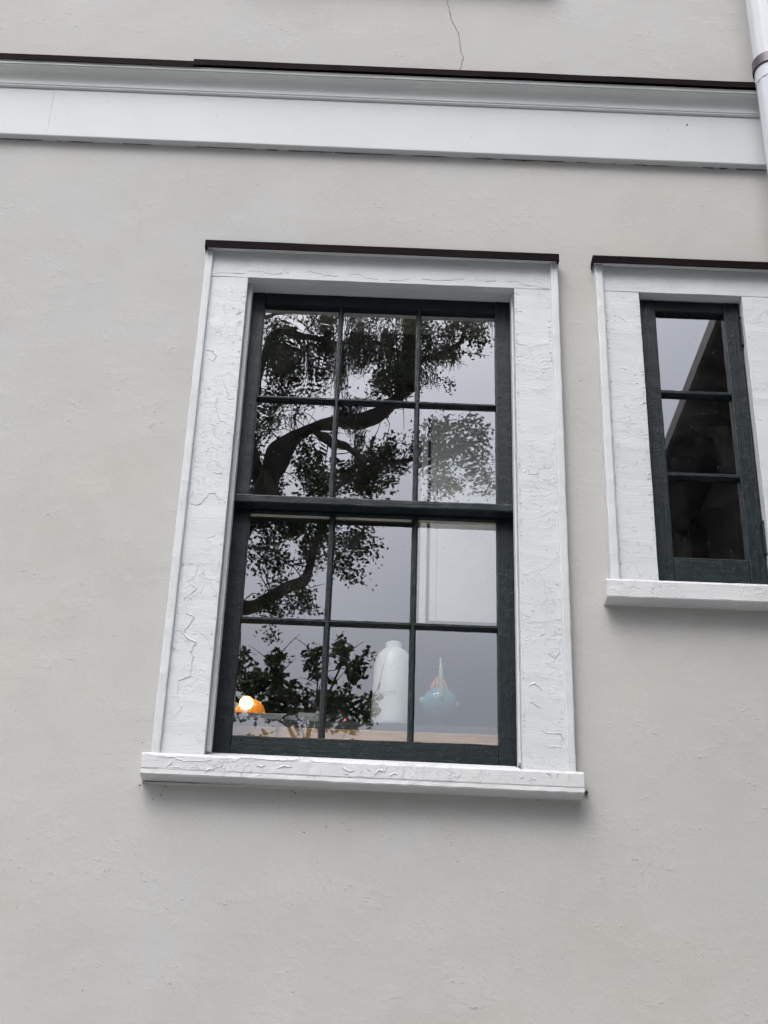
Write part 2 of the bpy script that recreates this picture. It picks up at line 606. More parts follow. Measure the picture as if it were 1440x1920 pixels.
for i in range(len(XS) - 1):
    for j in range(len(ZS) - 1):
        xa, xb, za, zb = XS[i], XS[i + 1], ZS[j], ZS[j + 1]
        if is_open(xa, xb, za, zb):
            continue
        bm.faces.new((V3(xa, 0, za), V3(xb, 0, za), V3(xb, 0, zb), V3(xa, 0, zb)))
        bm.faces.new((V3(xa, WT, zb), V3(xb, WT, zb), V3(xb, WT, za), V3(xa, WT, za)))
edges = [e for e in bm.edges if len(e.link_faces) == 1 and abs(e.verts[0].co.y) < 1e-6]
for e in edges:
    a, b = e.verts
    bm.faces.new((a, b, V3(b.co.x, WT, b.co.z), V3(a.co.x, WT, a.co.z)))
bmesh.ops.recalc_face_normals(bm, faces=bm.faces)
wall = link('wall', bm, 'stucco', house)

# crack above the cornice: a ragged open seam standing in the plaster
ck = [(839, 0), (840, 9), (844, 26), (846, 37), (852.5, 48), (859, 61), (862, 77), (862.5, 88), (864, 96), (868, 106), (869, 111.5), (865, 117), (865.6, 123), (862.5, 130), (860, 134)]
pts = [at(838, -40, 0.0), at(837, -18, 0.0)] + [at(a, b, 0.0) for a, b in ck]
fine = []
for a, b in zip(pts[:-1], pts[1:]):
    for s in range(4):
        fine.append(a.lerp(b, s / 4) + Vector((random.uniform(-.0016, .0016), 0, 0)))
fine.append(pts[-1])
V, F = [], []
for i, p in enumerate(fine):
    wd = 0.0011 * (0.4 + random.random()) * (1.15 if i < len(fine) * .6 else 0.8)
    V += [(p.x - wd, -0.0012, p.z), (p.x + wd, -0.0012, p.z), (p.x + wd * .6, 0.004, p.z), (p.x - wd * .6, 0.004, p.z)]
for i in range(len(fine) - 1):
    for k in range(4):
        a, b = i * 4 + k, i * 4 + (k + 1) % 4
        F.append((a, b, b + 4, a + 4))
link_data('crack', V, F, 'crack', house)['label'] = 'thin wandering crack in the stucco above the cornice'

# ---------------------------------------------------------------- cornice band
XL, XR = -9.0, 7.0
fas = empty('cornice', (0, 0, 5.26), house)
fas['label'] = 'white cornice band with brown drip edge across the wall'
extrude_profile('fascia_board', [(0.0, 5.265), (-0.028, 5.264), (-0.0295, 5.267), (-0.0295, 5.491), (-0.027, 5.494), (0.0, 5.494)], -1.242, XR, 'trim', fas, 0.2, 0.0006)
extrude_profile('fascia_board', [(0.0, 5.2655), (-0.0275, 5.2645), (-0.029, 5.2675), (-0.029, 5.491), (-0.0265, 5.494), (0.0, 5.494)], XL, -1.2427, 'trim', fas, 0.2, 0.0006)
cove = [(0.0, 5.4945), (-0.034, 5.4945), (-0.038, 5.499), (-0.037, 5.505), (-0.0405, 5.507), (-0.0405, 5.511)]
for i in range(9):
    a = math.pi / 2 * i / 8
    cove.append((-0.0405 - 0.036 * (1 - math.cos(a)), 5.513 + 0.046 * math.sin(a)))
cove += [(-0.0785, 5.561), (-0.0785, 5.566), (-0.083, 5.5665), (-0.084, 5.582), (0.0, 5.600)]
extrude_profile('crown_molding', cove, XL, XR, 'crown', fas, 0.25, 0.0006)
lip = lambda dz, out: [(0.002, 5.640 + dz), (-0.088 - out, 5.612 + dz), (-0.0905 - out, 5.609 + dz), (-0.0905 - out, 5.5815 + dz), (-0.087 - out, 5.5815 + dz), (-0.086 - out, 5.606 + dz), (0.002, 5.632 + dz)]
extrude_profile('drip_flashing', lip(-0.003, 0.0), XL, -0.70, 'flash', fas, 0.12, 0.0012)
extrude_profile('drip_flashing', lip(0.003, 0.0045), -0.725, 1.9, 'flash', fas, 0.12, 0.0012)
# nail heads and one dark knot in the fascia
for (px, py, r) in ((1288, 234, .0042), (203, 192, .0016), (202, 225, .0016), (407, 218, .0016), (407, 240, .0014), (102, 221, .0015), (127, 218, .0013), (1253, 243, .0015), (1248, 275, .0015), (1077, 237, .0014), (1340, 266, .0015), (884, 256, .0014)):
    p = at(px, py, -0.0300)
    bm = bmesh.new()
    bmesh.ops.create_icosphere(bm, subdivisions=1, radius=r, matrix=Matrix.Translation(p))
    for v in bm.verts:
        v.co.y = -0.0305 + (v.co.y + 0.0305) * 0.3
        v.co.z = p.z + (v.co.z - p.z) * 1.25
    link('nail_head', bm, 'grime', fas)
# old caulk and dirt that has gathered in the joint under the fascia
V, F = [], []
x = -3.0
while x < 3.0:
    x += random.expovariate(1 / 0.045)
    L = random.uniform(0.012, 0.11) * (1.6 if random.random() < .2 else 1)
    h = random.uniform(0.002, 0.008) * (0.4 + max(0, noise.noise(Vector((x * 1.9, 4, 0))) * 2))
    if h < .0012:
        continue
    n = max(2, int(L / 0.008))
    b0 = len(V)
    for i in range(n + 1):
        t = i / n
        hh = h * math.sin(math.pi * min(max(t, .06), .94)) * random.uniform(.5, 1.3)
        V += [(x + L * t, -0.0035, 5.2652), (x + L * t, -0.0012, 5.2650 - hh), (x + L * t, 0.002, 5.2652 - hh)]
    for i in range(n):
        for k in range(2):
            a = b0 + i * 3 + k
            F.append((a, a + 1, a + 4, a + 3))
link_data('joint_dirt', V, F, 'grime', fas)['kind'] = 'stuff'

# ---------------------------------------------------------------- downpipe
dp = empty('downpipe', (1.452, -0.125, 0.0), house)
dp['label'] = 'round white downpipe with a dark collar at the right edge'
V, F = [], []
N = 48
prof = []
for i in range(N):
    a = 2 * math.pi * i / N
    r = 0.062 + 0.0012 * math.cos(12 * a)
    prof.append((r * math.cos(a), r * math.sin(a)))
for z in (0.15, 3.0, 5.55, 5.66, 8.8):
    for (a, b) in prof:
        V.append((1.452 + a, -0.125 + b, z))
for j in range(4):
    for i in range(N):
        F.append((j * N + i, j * N + (i + 1) % N, (j + 1) * N + (i + 1) % N, (j + 1) * N + i))
link_data('pipe', V, F, 'pipe', dp, True)
lathe('collar', [(0.0640, 0.0), (0.0700, 0.0015), (0.0700, 0.0455), (0.0680, 0.047), (0.060, 0.047)], (1.452, -0.125, 5.634), 'collar', dp, 56, False)
lathe('pipe_socket', [(0.0600, 0.0), (0.0640, 0.001), (0.0640, 0.060), (0.060, 0.061)], (1.452, -0.125, 5.572), 'pipe', dp, 56, False)
bm = bmesh.new(); box_into(bm, 1.44, 1.464, -0.066, 0.01, 5.640, 5.656)
link('wall_strap', bm, 'collar', dp)


# ---------------------------------------------------------------- windows
def pane(x0, x1, z0, z1, y, mat, parent, tilt=(0, 0), wave=0.0, ripple=0.0):
    """a sheet of drawn glass 3 mm thick: never quite true, its outer face bellied and rippled by hand making"""
    x0, x1, z0, z1 = x0 - .006, x1 + .006, z0 - .006, z1 + .006
    c = Vector(((x0 + x1) / 2, y, (z0 + z1) / 2))
    if not wave:
        bm = bmesh.new()
        box_into(bm, x0, x1, y, y + .003, z0, z1)
        for v in bm.verts:
            d = v.co - c
            v.co.y += d.x * tilt[0] + d.z * tilt[1]
        return link('pane', bm, mat, parent, origin=c)
    sd = random.random() * 70
    nx, nz = 44, 62
    X = np.linspace(x0 - c.x, x1 - c.x, nx + 1); Z = np.linspace(z0 - c.z, z1 - c.z, nz + 1)
    V, F = [], []
    for layer in (0, 1):
        for j in range(nz + 1):
            for i in range(nx + 1):
                x_, z_ = float(X[i]), float(Z[j])
                d = x_ * tilt[0] + z_ * tilt[1]
                d += wave * noise.noise(Vector((x_ * 3.6 + sd, z_ * 3.2, sd))) + ripple * noise.noise(Vector((x_ * 15 + sd * 2, z_ * 5.5, 7.3)))
                V.append((x_, d + .003 * layer, z_))
    N = (nx + 1) * (nz + 1)
    q = lambda i, j, l: l * N + j * (nx + 1) + i
    for j in range(nz):
        for i in range(nx):
            F.append((q(i, j, 0), q(i + 1, j, 0), q(i + 1, j + 1, 0), q(i, j + 1, 0)))
            F.append((q(i, j, 1), q(i, j + 1, 1), q(i + 1, j + 1, 1), q(i + 1, j, 1)))
    me = bpy.data.meshes.new('pane')
    me.from_pydata(V, [], F)
    me.polygons.foreach_set('use_smooth', [True] * len(me.polygons))
    me.materials.append(MT[mat])
    o = bpy.data.objects.new('pane', me)
    C.objects.link(o)
    o.parent = parent
    o.location = c - wloc(parent)
    return o


def bar_profile(name, a, b, cross, y0, depth, wf, wb, mat, parent, vertical):
    """glazing bar: narrow nose outside, wide at the glass, putty slope between; b-a its length"""
    bm = bmesh.new()
    yf, yg = y0, y0 + depth
    sec = [(-wf / 2, yf + .001), (-wf / 2 + .0015, yf), (wf / 2 - .0015, yf), (wf / 2, yf + .001), (wb / 2, yg), (wb / 2, yg + .014), (-wb / 2, yg + .014), (-wb / 2, yg)]
    n = max(2, int(abs(b - a) / 0.02))
    rows = []
    sd = random.random() * 90
    for i in range(n + 1):
        t = a + (b - a) * i / n
        row = []
        for k, (s, yy) in enumerate(sec):
            co = Vector((cross + s, yy, t)) if vertical else Vector((t, yy, cross + s))
            co += noise.noise_vector(co * 40 + Vector((sd, k * .7, 0))) * 0.0011
            row.append(bm.verts.new(co))
        rows.append(row)
    k = len(sec)
    for i in range(n):
        for j in range(k):
            bm.faces.new((rows[i][j], rows[i][(j + 1) % k], rows[i + 1][(j + 1) % k], rows[i + 1][j]))
    bm.faces.new(rows[0]); bm.faces.new(list(reversed(rows[n])))
    bmesh.ops.recalc_face_normals(bm, faces=bm.faces)
    return link(name, bm, mat, parent)


def sash_window(parent):
    W = empty('sash_window', (0.01, 0, 2.84), parent)
    W['label'] = 'tall six over six sash window in a peeling white casing'
    # casing
    board('casing_board', (-0.592, -0.455), (-0.020, 0.012), (2.895, 4.664), 'leg', W, bev=.0016, amp=.0011)
    board('casing_board', (0.477, 0.615), (-0.020, 0.012), (2.890, 4.664), 'leg', W, bev=.0016, amp=.0011)
    board('head_casing', (-0.594, 0.617), (-0.0214, 0.0125), (4.657, 4.768), 'head', W, bev=.0016, amp=.0011)
    board('back_band', (-0.609, -0.5825), (-0.033, 0.0115), (2.893, 4.7665), 'bead', W, bev=.005, amp=.0014)
    board('back_band', (0.6045, 0.631), (-0.033, 0.0115), (2.889, 4.7655), 'bead', W, bev=.005, amp=.0014)
    # cap and its brown drip edge
    board('cap_board', (-0.606, 0.628), (-0.050, 0.004), (4.769, 4.7815), 'bead', W, bev=.002, amp=.0006)
    bm = bmesh.new()
    box_into(bm, -0.611, 0.632, -0.055, -0.0515, 4.757, 4.785)
    box_into(bm, -0.611, 0.632, -0.0545, 0.003, 4.7855, 4.789)
    box_into(bm, -0.6125, -0.6100, -0.054, -0.004, 4.760, 4.7885)
    box_into(bm, 0.6310, 0.6335, -0.054, -0.004, 4.760, 4.7885)
    slice_along(bm, 0, -0.61, 0.63, 0.06)
    wobble(bm, .0007, 12)
    link('drip_flashing', bm, 'flash', W)
    # jamb lining, stops, head lining
    board('jamb', (-0.476, -0.4555), (-0.012, 0.16), (2.93, 4.68), 'bead', W, amp=.0005, step=.05)
    board('jamb', (0.4775, 0.500), (-0.012, 0.16), (2.93, 4.68), 'bead', W, amp=.0005, step=.05)
    board('stop_bead', (-0.455, -0.4405), (0.018, 0.060), (2.945, 4.66), 'bead', W, bev=.004, amp=.0008)
    board('stop_bead', (0.4695, 0.477), (0.018, 0.060), (2.945, 4.66), 'bead', W, bev=.002, amp=.0006)
    board('stop_bead', (-0.455, -0.4480), (0.060, 0.103), (2.945, 3.835), 'bead', W, bev=.002, amp=.0004)
    board('head_lining', (-0.455, 0.477), (-0.010, 0.16), (4.6585, 4.688), 'trim', W, amp=.0005, step=.05)
    # sill, sloped on top, with a thicker worn nose
    bm = bmesh.new()
    sec = [(-0.060, 2.840), (-0.0625, 2.8435), (-0.0615, 2.856), (-0.0628, 2.860), (-0.0625, 2.898), (-0.058, 2.9055), (-0.030, 2.9150), (0.100, 2.9660), (0.160, 2.9700), (0.160, 2.90), (0.02, 2.838), (0.0, 2.838)]
    n = 64
    rows = []
    for i in range(n + 1):
        X = -0.628 + 1.276 * i / n
        row = []
        for k, (yy, zz) in enumerate(sec):
            inside = abs(X - 0.011) < 0.47 or yy < 0.003
            co = Vector((X, yy if inside else min(yy, 0.003), (zz if inside or zz < 2.91 else 2.916) - 0.0088 * (X + .05)))
            if yy < -0.02:
                co += noise.noise_vector(co * 30 + Vector((0, k * .4, 0))) * 0.0016
                co.z += .0008 * noise.noise(Vector((X * 120, k, 3)))
            row.append(bm.verts.new(co))
        rows.append(row)
    k = len(sec)
    for i in range(n):
        for j in range(k):
            bm.faces.new((rows[i][j], rows[i][(j + 1) % k], rows[i + 1][(j + 1) % k], rows[i + 1][j]))
    bm.faces.new(rows[0]); bm.faces.new(list(reversed(rows[n])))
    bmesh.ops.recalc_face_normals(bm, faces=bm.faces)
    link('sill', bm, 'sill', W)

    # upper sash (outer track)
    yu = 0.063
    board('sash_stile', (-0.447, -0.3965), (yu, yu + .04), (3.818, 4.6575), 'dark', W)
    board('sash_stile', (0.4170, 0.4755), (yu, yu + .04), (3.815, 4.6575), 'dark', W)
    board('sash_rail', (-0.3960, 0.4165), (yu + .001, yu + .04), (4.6105, 4.6575), 'darkh', W)
    board('meeting_rail', (-0.4520, 0.4768), (yu - .006, yu + .0395), (3.8080, 3.8372), 'darkh', W, bev=.0045, amp=.0016, step=.02)
    ux = [(-0.395, -0.1335), (-0.1175, 0.1405), (0.1565, 0.416)]
    uz = [(4.2300, 4.6100), (3.8380, 4.2150)]
    for c in (-0.1262, 0.1487):
        bar_profile('muntin', 3.836, 4.612, c, yu + .001, .018, .009, .0185, 'dark', W, True)
    for (a, b) in ux:
        bar_profile('muntin', a - .004, b + .004, 4.2225, yu + .0018, .0172, .008, .018, 'darkh', W, False)
    # lower sash (inner track)
    yl = 0.106
    board('sash_stile', (-0.449, -0.3925), (yl, yl + .04), (2.968, 3.836), 'dark', W)
    board('sash_stile', (0.4205, 0.4765), (yl, yl + .04), (2.962, 3.836), 'dark', W)
    board('meeting_rail', (-0.3920, 0.4200), (yl + .001, yl + .04), (3.8010, 3.8365), 'darkh', W)
    board('sash_rail', (-0.3920, 0.4200), (yl + .0012, yl + .04), (2.964, 3.0300), 'darkh', W, amp=.0016, step=.02)
    lx = [(-0.392, -0.1290), (-0.1110, 0.1425), (0.1610, 0.420)]
    lz = [(3.4270, 3.8000), (3.0310, 3.4105)]
    for c in (-0.1200, 0.1517):
        bar_profile('muntin', 3.028, 3.803, c, yl + .001, .018, .011, .021, 'dark', W, True)
    for (a, b) in lx:
        bar_profile('muntin', a - .004, b + .004, 3.4187, yl + .0018, .0172, .009, .019, 'darkh', W, False)
        board('putty', (a + .002, b - .002), (yl + .016, yl + .0195), (3.7925, 3.7995), 'putty', W, bev=0, amp=.0006, step=.03)
    tl = random.Random(4)
    for row, (za, zb) in enumerate(uz):
        for col, (xa, xb) in enumerate(ux):
            pane(xa, xb, za, zb, yu + .0205, 'glass_old', W, (tl.uniform(-.0035, .0035), tl.uniform(-.004, .004)), .00060, .00010 if col < 2 else .00004)
    for row, (za, zb) in enumerate(lz):
        for col, (xa, xb) in enumerate(lx):
            pane(xa, xb, za, zb, yl + .0205, 'glass_old' if row == 0 and col < 2 else 'glass_new', W, (tl.uniform(-.003, .003), tl.uniform(-.003, .003)), (.00045 if row == 0 and col < 2 else .00008), .00003 if row == 0 else .000004)
    # chips of lifted white paint on the left jamb
    for (px, py, L) in ((465, 640, .055), (462, 668, .02)):
        p = at(px, py, 0.052)
        bm = bmesh.new()
        vs = [bm.verts.new(p + Vector(q)) for q in ((-.004, 0, -L), (.001, -.006, -L * .6), (.004, -.012, L * .1), (.0035, -.006, L * .7), (.0005, 0, L), (-.004, .003, L * .3))]
        f = bm.faces.new(vs)
        ex = bmesh.ops.extrude_face_region(bm, geom=[f])
        bmesh.ops.translate(bm, verts=[v for v in ex['geom'] if isinstance(v, bmesh.types.BMVert)], vec=(0.001, 0.0015, 0))
        link('paint_flake', bm, 'bead', W)
    return W


def ridges(parent, name, runs, y, mat='bead'):
    """lips of old paint that have curled up along the edge of a lost flake: one flank steep, one feathered"""
    V, F = [], []
    for pts, wd, hh in runs:
        b0 = len(V)
        n = len(pts)
        for i, (x, z) in enumerate(pts):
            a = pts[max(i - 1, 0)]; b = pts[min(i + 1, n - 1)]
            tx, tz = b[0] - a[0], b[1] - a[1]
            l = math.hypot(tx, tz) or 1.0
            nx, nz = -tz / l, tx / l
            k = 0.78 * math.sin(math.pi * (i + .35) / (n - .3)) ** .6 * random.uniform(.7, 1.2)
            for s_, hgt in ((-.18, -.0006), (0.0, hh * k), (1.0, -.0006)):
                V.append((x + nx * wd * s_ * k, y - hgt, z + nz * wd * s_ * k))
        for i in range(n - 1):
            for j in (0, 1):
                q = b0 + i * 3 + j
                F.append((q, q + 1, q + 4, q + 3))
    o = link_data(name, V, F, mat, parent)
    o['kind'] = 'stuff'
    return o


def jagged(x, z, dx, dz, n, j):
    """a wandering run of n points starting at x, z"""
    out = [(x, z)]
    for _ in range(n):
        x += dx + random.gauss(0, j); z += dz + random.gauss(0, j)
        out.append((x, z))
    return out


def flake_runs(x0, x1, z0, z1, n, keep=None):
    rs = []
    while len(rs) < n:
        x, z = random.uniform(x0, x1), random.uniform(z0, z1)
        if keep and not keep(x, z):
            continue
        a = random.uniform(0, 2 * math.pi)
        k = random.randint(2, 6)
        L = random.choice((.003, .004, .006))
        pts = jagged(x, z, L * math.cos(a), L * math.sin(a), k, .0022)
        pts = [p for p in pts if x0 < p[0] < x1 and z0 < p[1] < z1]
        if len(pts) > 2:
            rs.append((pts, random.choice((1, -1)) * random.uniform(.002, .006), random.uniform(.0004, .0013)))
    return rs


def edge_runs(x, z0, z1, n, reach):
    """short wrinkles of paint reaching in from a board's edge at x"""
    rs = []
    for _ in range(n):
        z = random.uniform(z0, z1)
        L = reach * random.uniform(.3, 1.0)
        pts = [(x + L * t, z + random.gauss(0, .0007)) for t in (0.05, .3, .55, .8, 1.0)]
        rs.append((pts, random.choice((1, -1)) * random.uniform(.0015, .0035), random.uniform(.0006, .0016)))
    return rs


def hairlines(parent, runs, y):
    """open cracks in the paint film, dark inside"""
    V, F = [], []
    for pts in runs:
        b0 = len(V)
        for i, (x, z) in enumerate(pts):
            wd = .0007 * random.uniform(.5, 1.3)
            V += [(x, y, z - wd), (x, y, z + wd)]
        for i in range(len(pts) - 1):
            q = b0 + i * 2
            F.append((q, q + 1, q + 3, q + 2))
    o = link_data('paint_crack', V, F, 'grime', parent)
    o['kind'] = 'stuff'
    return o


def px_run(pix, y):
    r = []
    for a, b in zip(pix[:-1], pix[1:]):
        for s_ in range(4):
            p = at(a[0] + (b[0] - a[0]) * s_ / 4, a[1] + (b[1] - a[1]) * s_ / 4, y)
            r.append((p.x + random.gauss(0, .0013), p.z + random.gauss(0, .0011)))
    p = at(*pix[-1], y)
    r.append((p.x, p.z))
    return r


def casement(parent):
    W = empty('casement_window', (1.095, 0, 3.46), parent)
    W['label'] = 'narrow three pane casement window in a flaking white casing'
    board('casing_board', (0.780, 0.9145), (-0.020, 0.012), (3.505, 4.668), 'leg', W, bev=.0016, amp=.0012)
    board('casing_board', (1.2755, 1.405), (-0.020, 0.012), (3.505, 4.668), 'leg', W, bev=.0016, amp=.0011)
    board('head_casing', (0.778, 1.407), (-0.0214, 0.0125), (4.6615, 4.7675), 'head', W, bev=.0016, amp=.0012)
    board('back_band', (0.7625, 0.7900), (-0.033, 0.0115), (3.504, 4.7660), 'bead', W, bev=.005, amp=.0016)
    board('back_band', (1.3955, 1.4220), (-0.033, 0.0115), (3.504, 4.7660), 'bead', W, bev=.005, amp=.0016)
    board('cap_board', (0.759, 1.425), (-0.050, 0.004), (4.769, 4.7815), 'bead', W, bev=.002, amp=.0006)
    bm = bmesh.new()
    box_into(bm, 0.7535, 1.430, -0.055, -0.0515, 4.758, 4.786)
    box_into(bm, 0.7535, 1.430, -0.0545, 0.003, 4.7865, 4.790)
    box_into(bm, 0.7520, 0.7545, -0.054, -0.004, 4.761, 4.7895)
    slice_along(bm, 0, 0.75, 1.43, 0.06)
    wobble(bm, .0007, 12)
    link('drip_flashing', bm, 'flash', W)
    board('jamb', (0.895, 0.9140), (-0.012, 0.10), (3.53, 4.685), 'bead', W, amp=.0005, step=.05)
    board('jamb', (1.2765, 1.300), (-0.012, 0.10), (3.53, 4.685), 'bead', W, amp=.0005, step=.05)
    board('head_lining', (0.9145, 1.276), (-0.010, 0.10), (4.6635, 4.688), 'trim', W, amp=.0005, step=.05)
    bm = bmesh.new()
    sec = [(-0.060, 3.4605), (-0.0625, 3.464), (-0.0625, 3.516), (-0.058, 3.5240), (-0.030, 3.5330), (0.018, 3.5580), (0.09, 3.5620), (0.09, 3.52), (0.0, 3.4600)]
    n = 40
    rows = []
    for i in range(n + 1):
        X = 0.742 + 0.700 * i / n
        row = []
        for k, (yy, zz) in enumerate(sec):
            inside = 0.91 < X < 1.28 or yy < 0.003
            co = Vector((X, yy if inside else 0.003, zz if inside or zz < 3.53 else 3.534))
            if yy < -0.02:
                co += noise.noise_vector(co * 30 + Vector((5, k * .4, 0))) * 0.0014
            row.append(bm.verts.new(co))
        rows.append(row)
    k = len(sec)
    for i in range(n):
        for j in range(k):
            bm.faces.new((rows[i][j], rows[i][(j + 1) % k], rows[i + 1][(j + 1) % k], rows[i + 1][j]))
    bm.faces.new(rows[0]); bm.faces.new(list(reversed(rows[n])))
    bmesh.ops.recalc_face_normals(bm, faces=bm.faces)
    link('sill', bm, 'sill', W)
    y = 0.021
    board('sash_stile', (0.9165, 0.9775), (y, y + .042), (3.5605, 4.6600), 'dark', W, amp=.0011)
    board('sash_stile', (1.2180, 1.2735), (y, y + .042), (3.5605, 4.6600), 'dark', W, amp=.0011)
    board('sash_rail', (0.9782, 1.2173), (y + .0008, y + .042), (4.6150, 4.6595), 'darkh', W, amp=.001)
    board('sash_rail', (0.9782, 1.2173), (y + .0008, y + .042), (3.5605, 3.6480), 'darkh', W, amp=.001)
    for c in (4.2800, 3.9570):
        bar_profile('muntin', 0.975, 1.221, c, y + .003, .018, .012, .020, 'darkh', W, False)
    tl = random.Random(9)
    for (za, zb) in ((4.2870, 4.6145), (3.9640, 4.2735), (3.6485, 3.9500)):
        pane(0.978, 1.2175, za, zb, y + .0225, 'glass_dusty', W, (tl.uniform(-.001, .001), tl.uniform(-.001, .001)))
    for z in (4.535, 3.725):
        bm = bmesh.new()
        bmesh.ops.create_cone(bm, segments=14, radius1=.0065, radius2=.0065, depth=.10, cap_ends=True, matrix=Matrix.Translation((1.2745, .0135, z)))
        for dz in (-.056, .056):
            bmesh.ops.create_uvsphere(bm, u_segments=12, v_segments=8, radius=.0078, matrix=Matrix.Translation((1.2745, .0125, z + dz)))
        for k in (-.028, .0, .028):
            bmesh.ops.create_cone(bm, segments=14, radius1=.0074, radius2=.0074, depth=.002, cap_ends=True, matrix=Matrix.Translation((1.2745, .0135, z + k)))
        wobble(bm, .0008, 60)
        link('hinge', bm, 'dark', W)
    return W


win = sash_window(house)
cas = casement(house)
yb = -0.0206
crackL = [(371, 1058), (366, 1082), (352, 1090), (368, 1103), (345, 1124), (350, 1150), (364, 1156), (346, 1180), (344, 1190), (357, 1200), (367, 1203), (356, 1222), (362, 1230), (357, 1255), (357, 1268), (335, 1276), (332, 1295), (336, 1320), (342, 1329), (320, 1350), (308, 1354)]
edgeL = [(425, 560), (448, 700)]
rl = [(px_run(crackL, -.02), .007, .0024), (px_run([(384, 660), (389, 656), (398, 658), (405, 668), (400, 677), (390, 672)], -.02), .006, .0022),
      (px_run([(408, 742), (404, 755), (407, 775), (414, 790), (424, 792)], -.02), .006, .002), (px_run([(418, 714), (426, 735), (432, 741)], -.02), .005, .002),
      (px_run([(356, 944), (370, 948), (382, 938), (392, 925), (403, 924), (408, 935), (420, 937)], -.02), -.006, .002),
      (px_run([(398, 862), (408, 866), (414, 876)], -.02), .006, .002), (px_run([(400, 885), (417, 887)], -.02), .006, .002)]
rl += flake_runs(-.578, -.459, 2.91, 4.65, 90, lambda x, z: abs(x + .459) < .02 or abs(x + .578) < .012 or random.random() < .3)
rl += edge_runs(-.4575, 2.95, 4.64, 70, -.010) + edge_runs(-.580, 2.95, 4.64, 40, .008)
ridges(win, 'paint_lips', rl, -.0202)
rr = [(px_run([(1030, 1215), (1048, 1216), (1050, 1224), (1040, 1234), (1030, 1226), (1030, 1216)], -.02), .006, .0022), (px_run([(987, 1290), (1002, 1281), (1014, 1290), (1017, 1297)], -.02), .006, .0024),
      (px_run([(990, 1322), (997, 1316), (1005, 1322), (1018, 1330)], -.02), -.006, .0022), (px_run([(1014, 1368), (1025, 1374), (1052, 1376), (1055, 1386), (1050, 1392)], -.02), .007, .0026), (px_run([(1022, 1398), (1030, 1402), (1042, 1399), (1058, 1405)], -.02), .006, .0024)]
rr += flake_runs(.480, .600, 2.905, 4.645, 80, lambda x, z: abs(x - .600) < .014 or abs(x - .480) < .016 or random.random() < .25)
rr += edge_runs(.4795, 2.95, 4.64, 80, .010) + edge_runs(.6015, 2.95, 4.64, 70, -.011)
ridges(win, 'paint_lips', rr, -.0202)
ridges(win, 'paint_lips', flake_runs(-.57, .595, 4.662, 4.70, 16), -.0214)
rs = [(px_run([(270, 1412), (300, 1419), (325, 1420), (345, 1427), (380, 1427), (398, 1424)], -.0628), .004, .0012), (px_run([(415, 1428), (440, 1427), (452, 1420), (485, 1422), (512, 1425), (548, 1426), (566, 1420), (590, 1428), (640, 1432)], -.0628), .004, .0012),
      (px_run([(480, 1434), (490, 1438), (498, 1434)], -.0628), .005, .0024), (px_run([(520, 1440), (532, 1436), (548, 1437)], -.0628), .005, .0022), (px_run([(640, 1440), (655, 1447), (668, 1444)], -.0628), .005, .0024),
      (px_run([(700, 1454), (712, 1444), (722, 1447)], -.0628), .006, .0026), (px_run([(728, 1456), (740, 1450), (748, 1454)], -.0628), .006, .0026), (px_run([(386, 1448), (392, 1442), (400, 1444)], -.0628), .005, .0022)]
rs += flake_runs(-.60, .63, 2.852, 2.892, 60)
ridges(win, 'paint_lips', rs, -.0630, 'sill')
hairlines(win, [px_run(q, -.0215) for q in ([(575, 509), (600, 513), (615, 517), (633, 518)], [(652, 518), (660, 514), (676, 516), (684, 521), (708, 524)], [(730, 526), (764, 525), (768, 522)], [(790, 523), (812, 526), (850, 525), (862, 524), (876, 524)], [(908, 527), (930, 527)], [(952, 528), (968, 527), (985, 535), (1006, 537), (1028, 542)], [(468, 509), (490, 509), (500, 513), (528, 514)], [(400, 513), (416, 512), (460, 513)])], -.0218)
rc = flake_runs(.795, .910, 3.52, 4.65, 84, lambda x, z: abs(x - .905) < .03 or random.random() < .5)
rc += edge_runs(.9125, 3.54, 4.64, 60, -.014) + edge_runs(.793, 3.54, 4.64, 50, .012)
ridges(cas, 'paint_lips', rc, -.0202)
ridges(cas, 'paint_lips', flake_runs(1.28, 1.39, 3.52, 4.65, 30), -.0202)
ridges(cas, 'paint_lips', flake_runs(.80, 1.39, 4.67, 4.73, 16), -.0214)
ridges(cas, 'paint_lips', flake_runs(.75, .90, 3.47, 3.512, 14), -.0627, 'sill')
# the same window one storey up: only its sill's shade reaches the photograph
up = win.copy(); C.objects.link(up)
up.location = win.location + Vector((0, 0, UP))
up['label'] = 'sash window of the upper storey straight above the large one'
for ch in list(win.children):
    c = ch.copy(); C.objects.link(c); c.parent = up

# bead of filler where the casings meet the stucco: uneven, dragged by the brush, with gaps
def caulk(parent, x, z0, z1, side, vertical=True):
    V, F = [], []
    n = int(abs(z1 - z0) / .008)
    sd = random.random() * 80
    for i in range(n + 1):
        t = z0 + (z1 - z0) * i / n
        wd = .0035 + .0035 * noise.noise(Vector((t * 14, sd, 0))) + .002 * noise.noise(Vector((t * 60, sd, 3)))
        wd = max(.0005, wd)
        hh = .004 + .002 * noise.noise(Vector((t * 25, sd, 9)))
        for (o_, y_) in ((-.001 * side, -hh - .004), (wd * .45 * side, -hh * .6), (wd * side, .0004)):
            V.append((x + o_, y_, t) if vertical else (t, y_, x + o_))
    for i in range(n):
        for j in (0, 1):
            q = i * 3 + j
            F.append((q, q + 1, q + 4, q + 3))
    o = link_data('filler_bead', V, F, 'stucco', parent, True)
    bm = bmesh.new(); bm.from_mesh(o.data); bmesh.ops.recalc_face_normals(bm, faces=bm.faces); bm.to_mesh(o.data); bm.free()
    return o
caulk(win, -0.6095, 2.91, 4.76, -1); caulk(win, 0.6315, 2.90, 4.76, 1)
caulk(cas, 0.7620, 3.53, 4.76, -1)
